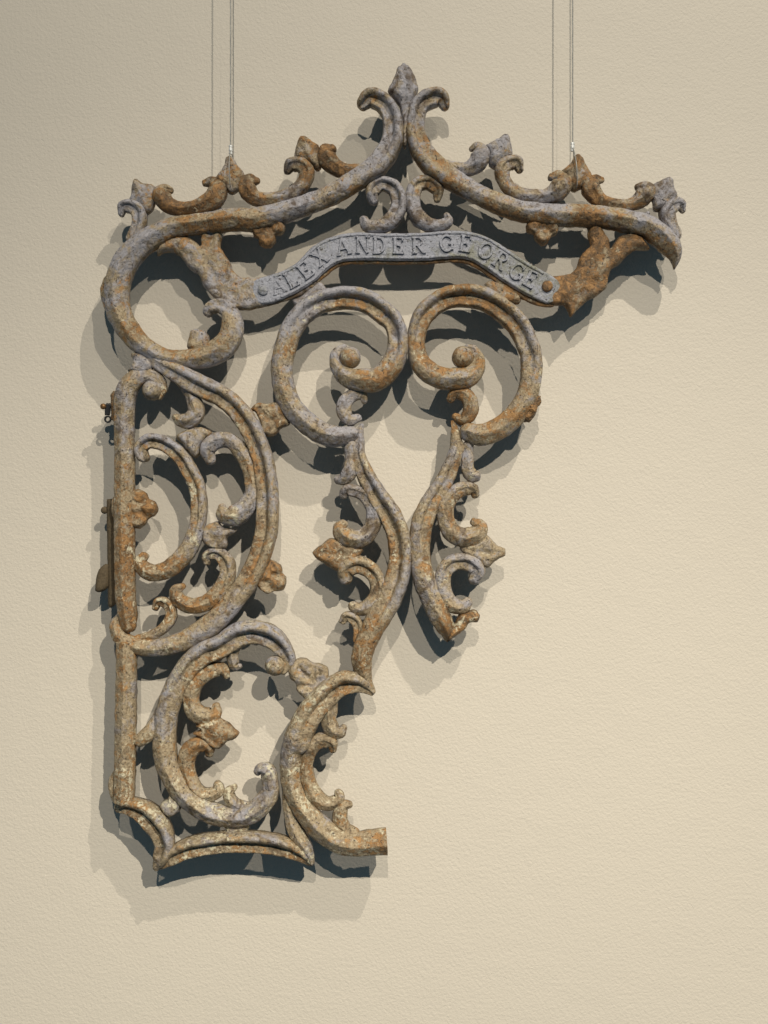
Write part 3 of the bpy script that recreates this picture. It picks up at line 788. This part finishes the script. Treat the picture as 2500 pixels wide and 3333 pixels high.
bar('lower_leaf', [('L3', [(1205, 698, 58), (1175, 640, 100), (1090, 640, 122), (980, 700, 132), (900, 800, 140), (886, 920, 132), (928, 1020, 150), (1020, 1060, 142), (1102, 1030, 112), (1108, 972, 60)])], b={0: -.5, .5: -.3, 1: 0})
leaf('crest_bud', 'L3', [(955, 1150), (1030, 1110), (1120, 1088), (1190, 1128), (1240, 1170), (1282, 1215), (1262, 1250), (1190, 1282), (1130, 1332), (1080, 1322), (1010, 1262), (935, 1212), (1000, 1180)], s=.015, H=.010, R=18,
     veins=[([(1050, 1130), (1150, 1200), (1240, 1200)], .002, 8), ([(1030, 1220), (1120, 1290)], -.003, 8)])
bar('lower_leaf', [('L3', [(1045, 1405, 66), (1040, 1340, 110), (960, 1312, 132), (872, 1370, 148), (845, 1480, 132), (858, 1580, 130)]), ('L4', [(905, 590, 130), (980, 658, 112), (1070, 660, 110), (1132, 622, 100), (1120, 572, 66)])], b={0: .4, .5: 0, 1: 0})
bar('lower_leaf', [('L4', [(1272, 600, 55), (1228, 640, 90), (1240, 710, 100), (1310, 760, 90), (1400, 772, 60)])], b=0.0)
bar('tail', [('B3', [(775, 880, 60), (735, 1040, 110), (675, 1190, 150), (595, 1300, 172), (505, 1368, 150)])], b='round')
leaf('fleur', 'L5', [(380, 660), (400, 600), (460, 545), (540, 538), (602, 580), (660, 588), (730, 620), (746, 680), (740, 800), (660, 880), (560, 905), (500, 872), (460, 820), (450, 762), (400, 722)], lobes=[(470, 640, 78, 1.1), (560, 620, 60, 1.2), (665, 660, 60, 1.2), (530, 810, 62, .9)], s=.014, H=.011, R=16,
     veins=[([(460, 580), (520, 660), (590, 740)], -.005, 9), ([(600, 590), (610, 680), (640, 780)], -.004, 9), ([(460, 780), (600, 790)], -.005, 9), ([(650, 620), (660, 740)], -.003, 7)])
bar('lower_scroll', [('L5', [(1135, 850, 55), (1025, 768, 165), (905, 750, 215), (795, 800, 230), (695, 895, 240), (590, 1015, 245), (512, 1145, 248), (455, 1290, 246)]),
                     ('L6', [(418, 260, 210), (402, 380, 192), (402, 500, 186), (428, 620, 182), (490, 745, 190), (580, 862, 208), (705, 982, 225), (858, 1075, 226), (1010, 1100, 216), (1150, 1085, 222), (1270, 1076, 236)])],
    b={0: .6, .1: 1, .25: .8, .4: .2, .6: 0, 1: 0}, caps='rf')
bar('prong', [('L6', [(362, 620, 70), (372, 720, 95), (394, 840, 108), (432, 960, 132), (500, 1080, 148), (560, 1190, 108), (590, 1285, 55)])], b=0.0)
bar('lower_leaf', [('L5', [(760, 880, 130), (748, 1000, 140), (746, 1110, 130), (790, 1190, 128), (850, 1202, 100), (882, 1165, 58)])], b={0: 0, 1: 0})
bar('lower_leaf', [('L5', [(785, 1366, 58), (770, 1302, 110), (690, 1272, 122), (602, 1322, 130), (556, 1430, 112), (546, 1550, 110)]), ('L6', [(572, 560, 120), (632, 680, 130), (720, 742, 112), (800, 730, 110), (840, 682, 90), (826, 645, 58)])], b={0: .6, .3: .2, 1: 0})
bar('lower_leaf', [('L6', [(938, 758, 55), (890, 762, 90), (850, 822, 120), (850, 900, 122), (892, 972, 110), (985, 1012, 80)])], b=0.0)

# --- bottom frame
bar('bottom_frame', [('L4', [(225, 782, 90), (320, 765, 150), (440, 795, 195), (545, 872, 220), (625, 990, 205), (648, 1115, 178), (612, 1235, 145), (562, 1335, 55)])], b={0: -.7, .3: -1, .8: -1, 1: -.5})
bar('bottom_frame', [('L4', [(570, 1330, 55), (690, 1230, 148), (830, 1148, 180), (1000, 1105, 188), (1200, 1080, 190), (1400, 1078, 190), (1580, 1092, 190)]), ('L6', [(300, 1112, 188), (430, 1162, 152), (520, 1228, 108), (588, 1298, 45)])], b={0: -.6, .2: -1, .8: -1, 1: -.5})
leaf('knob', 'L4', [(608, 770), (630, 720), (675, 700), (690, 645), (750, 690), (800, 740), (790, 800), (740, 846), (680, 852), (640, 822)], s=.014, H=.012)
leaf('stub', 'L4', [(1180, 900), (1410, 900), (1380, 1020), (1220, 1020)], s=.008, H=.006)

# ------------------------------------------------------------------ hanging wires
def gate_world(x, y, z):
    """point on the gate: survey pixel and height above its back"""
    X, B = gate_xy(x, y)
    return Vector((X, -GAP - ST * B - CT * z, CT * B - ST * z))
def tube_mesh(name, pts, r, mat, parent, nseg=10, strands=False):
    v, f = [], []
    P = [Vector(p) for p in pts]
    n = len(P)
    for i in range(n):
        t = (P[min(i + 1, n - 1)] - P[max(i - 1, 0)]).normalized()
        a = t.cross(Vector((0, 1, 0.05))).normalized()
        b = t.cross(a)
        for k in range(nseg):
            th = 2 * math.pi * k / nseg
            rr = r * (1 + (0.14 * math.cos(3 * (th + i * 0.55)) if strands else 0))
            v.append(P[i] + a * rr * math.cos(th) + b * rr * math.sin(th))
    for i in range(n - 1):
        for k in range(nseg):
            q = i * nseg + k
            q2 = i * nseg + (k + 1) % nseg
            f.append((q, q2, q2 + nseg, q + nseg))
    f.append(tuple(range(nseg))[::-1])
    f.append(tuple((n - 1) * nseg + k for k in range(nseg)))
    me = bpy.data.meshes.new(name)
    me.from_pydata(v, [], f)
    me.polygons.foreach_set('use_smooth', [True] * len(me.polygons))
    me.materials.append(mat)
    o = bpy.data.objects.new(name, me)
    COL.objects.link(o)
    o.parent = parent
    return o
def hanging_wire(xt, xf, yf, xb, yb, label):
    fer = gate_world(xf, yf, .006)
    low = gate_world(xb, yb, .025)
    mid = gate_world((xf + xb) / 2, (yf + yb) / 2, .030)
    back = gate_world(xb, yb, -.003)
    back2 = gate_world((xf + xb) / 2 + 3, (yf + yb) / 2, -.004)
    top = Vector(((xt - 1250) * PX * (CAM_D + fer.y) / D0, fer.y + .004, 2.6))
    root = bpy.data.objects.new('hanging_wire', None)
    COL.objects.link(root)
    root.location = low
    root.empty_display_size = .05
    root['label'] = label
    root['category'] = 'wire'
    root['group'] = 'steel wires holding the gate'
    n = 240
    line = [top.lerp(fer, k / n) - low for k in range(n + 1)]
    tube_mesh('cable', line, .0011, M_STEEL, root, strands=True)
    loop = [fer, fer.lerp(mid, .45) + Vector((0, -.004, 0)), mid, low + Vector((0, -.002, .004)), low + Vector((0, .004, -.003)), back.lerp(low, .5) + Vector((0, 0, -.004)), back, back2, fer + Vector((.002, .003, 0))]
    cl = catmull([tuple(p) for p in [(q.x, q.z, q.y) for q in loop]], .003)
    tube_mesh('loop', [Vector((c[0], c[2], c[1])) - low for c in cl], .00085, M_STEEL, root)
    # crimped ferrule
    pr = [(-.0075, .0021), (-.007, .0027), (-.0045, .0027), (-.0038, .0021), (-.0028, .0021), (-.002, .0027), (.002, .0027), (.0028, .0021), (.0038, .0021), (.0045, .0027), (.007, .0027), (.0075, .0021)]
    v, f = [], []
    for z, r in pr:
        for k in range(16):
            th = 2 * math.pi * k / 16
            v.append(fer - low + Vector((r * 1.2 * math.cos(th), r * math.sin(th), z)))
    for i in range(len(pr) - 1):
        for k in range(16):
            q, q2 = i * 16 + k, i * 16 + (k + 1) % 16
            f.append((q, q2, q2 + 16, q + 16))
    f.append(tuple(range(16))[::-1])
    f.append(tuple((len(pr) - 1) * 16 + k for k in range(16)))
    me = bpy.data.meshes.new('ferrule')
    me.from_pydata(v, [], f)
    me.materials.append(M_FERRULE)
    o = bpy.data.objects.new('ferrule', me)
    COL.objects.link(o)
    o.parent = root
hanging_wire(750.5, 748.5, 482, 751, 604, 'thin steel wire with crimped ferrule holding the left shoulder of the gate')
hanging_wire(1864.5, 1867, 473, 1875, 606, 'thin steel wire with crimped ferrule holding the right shoulder of the gate')
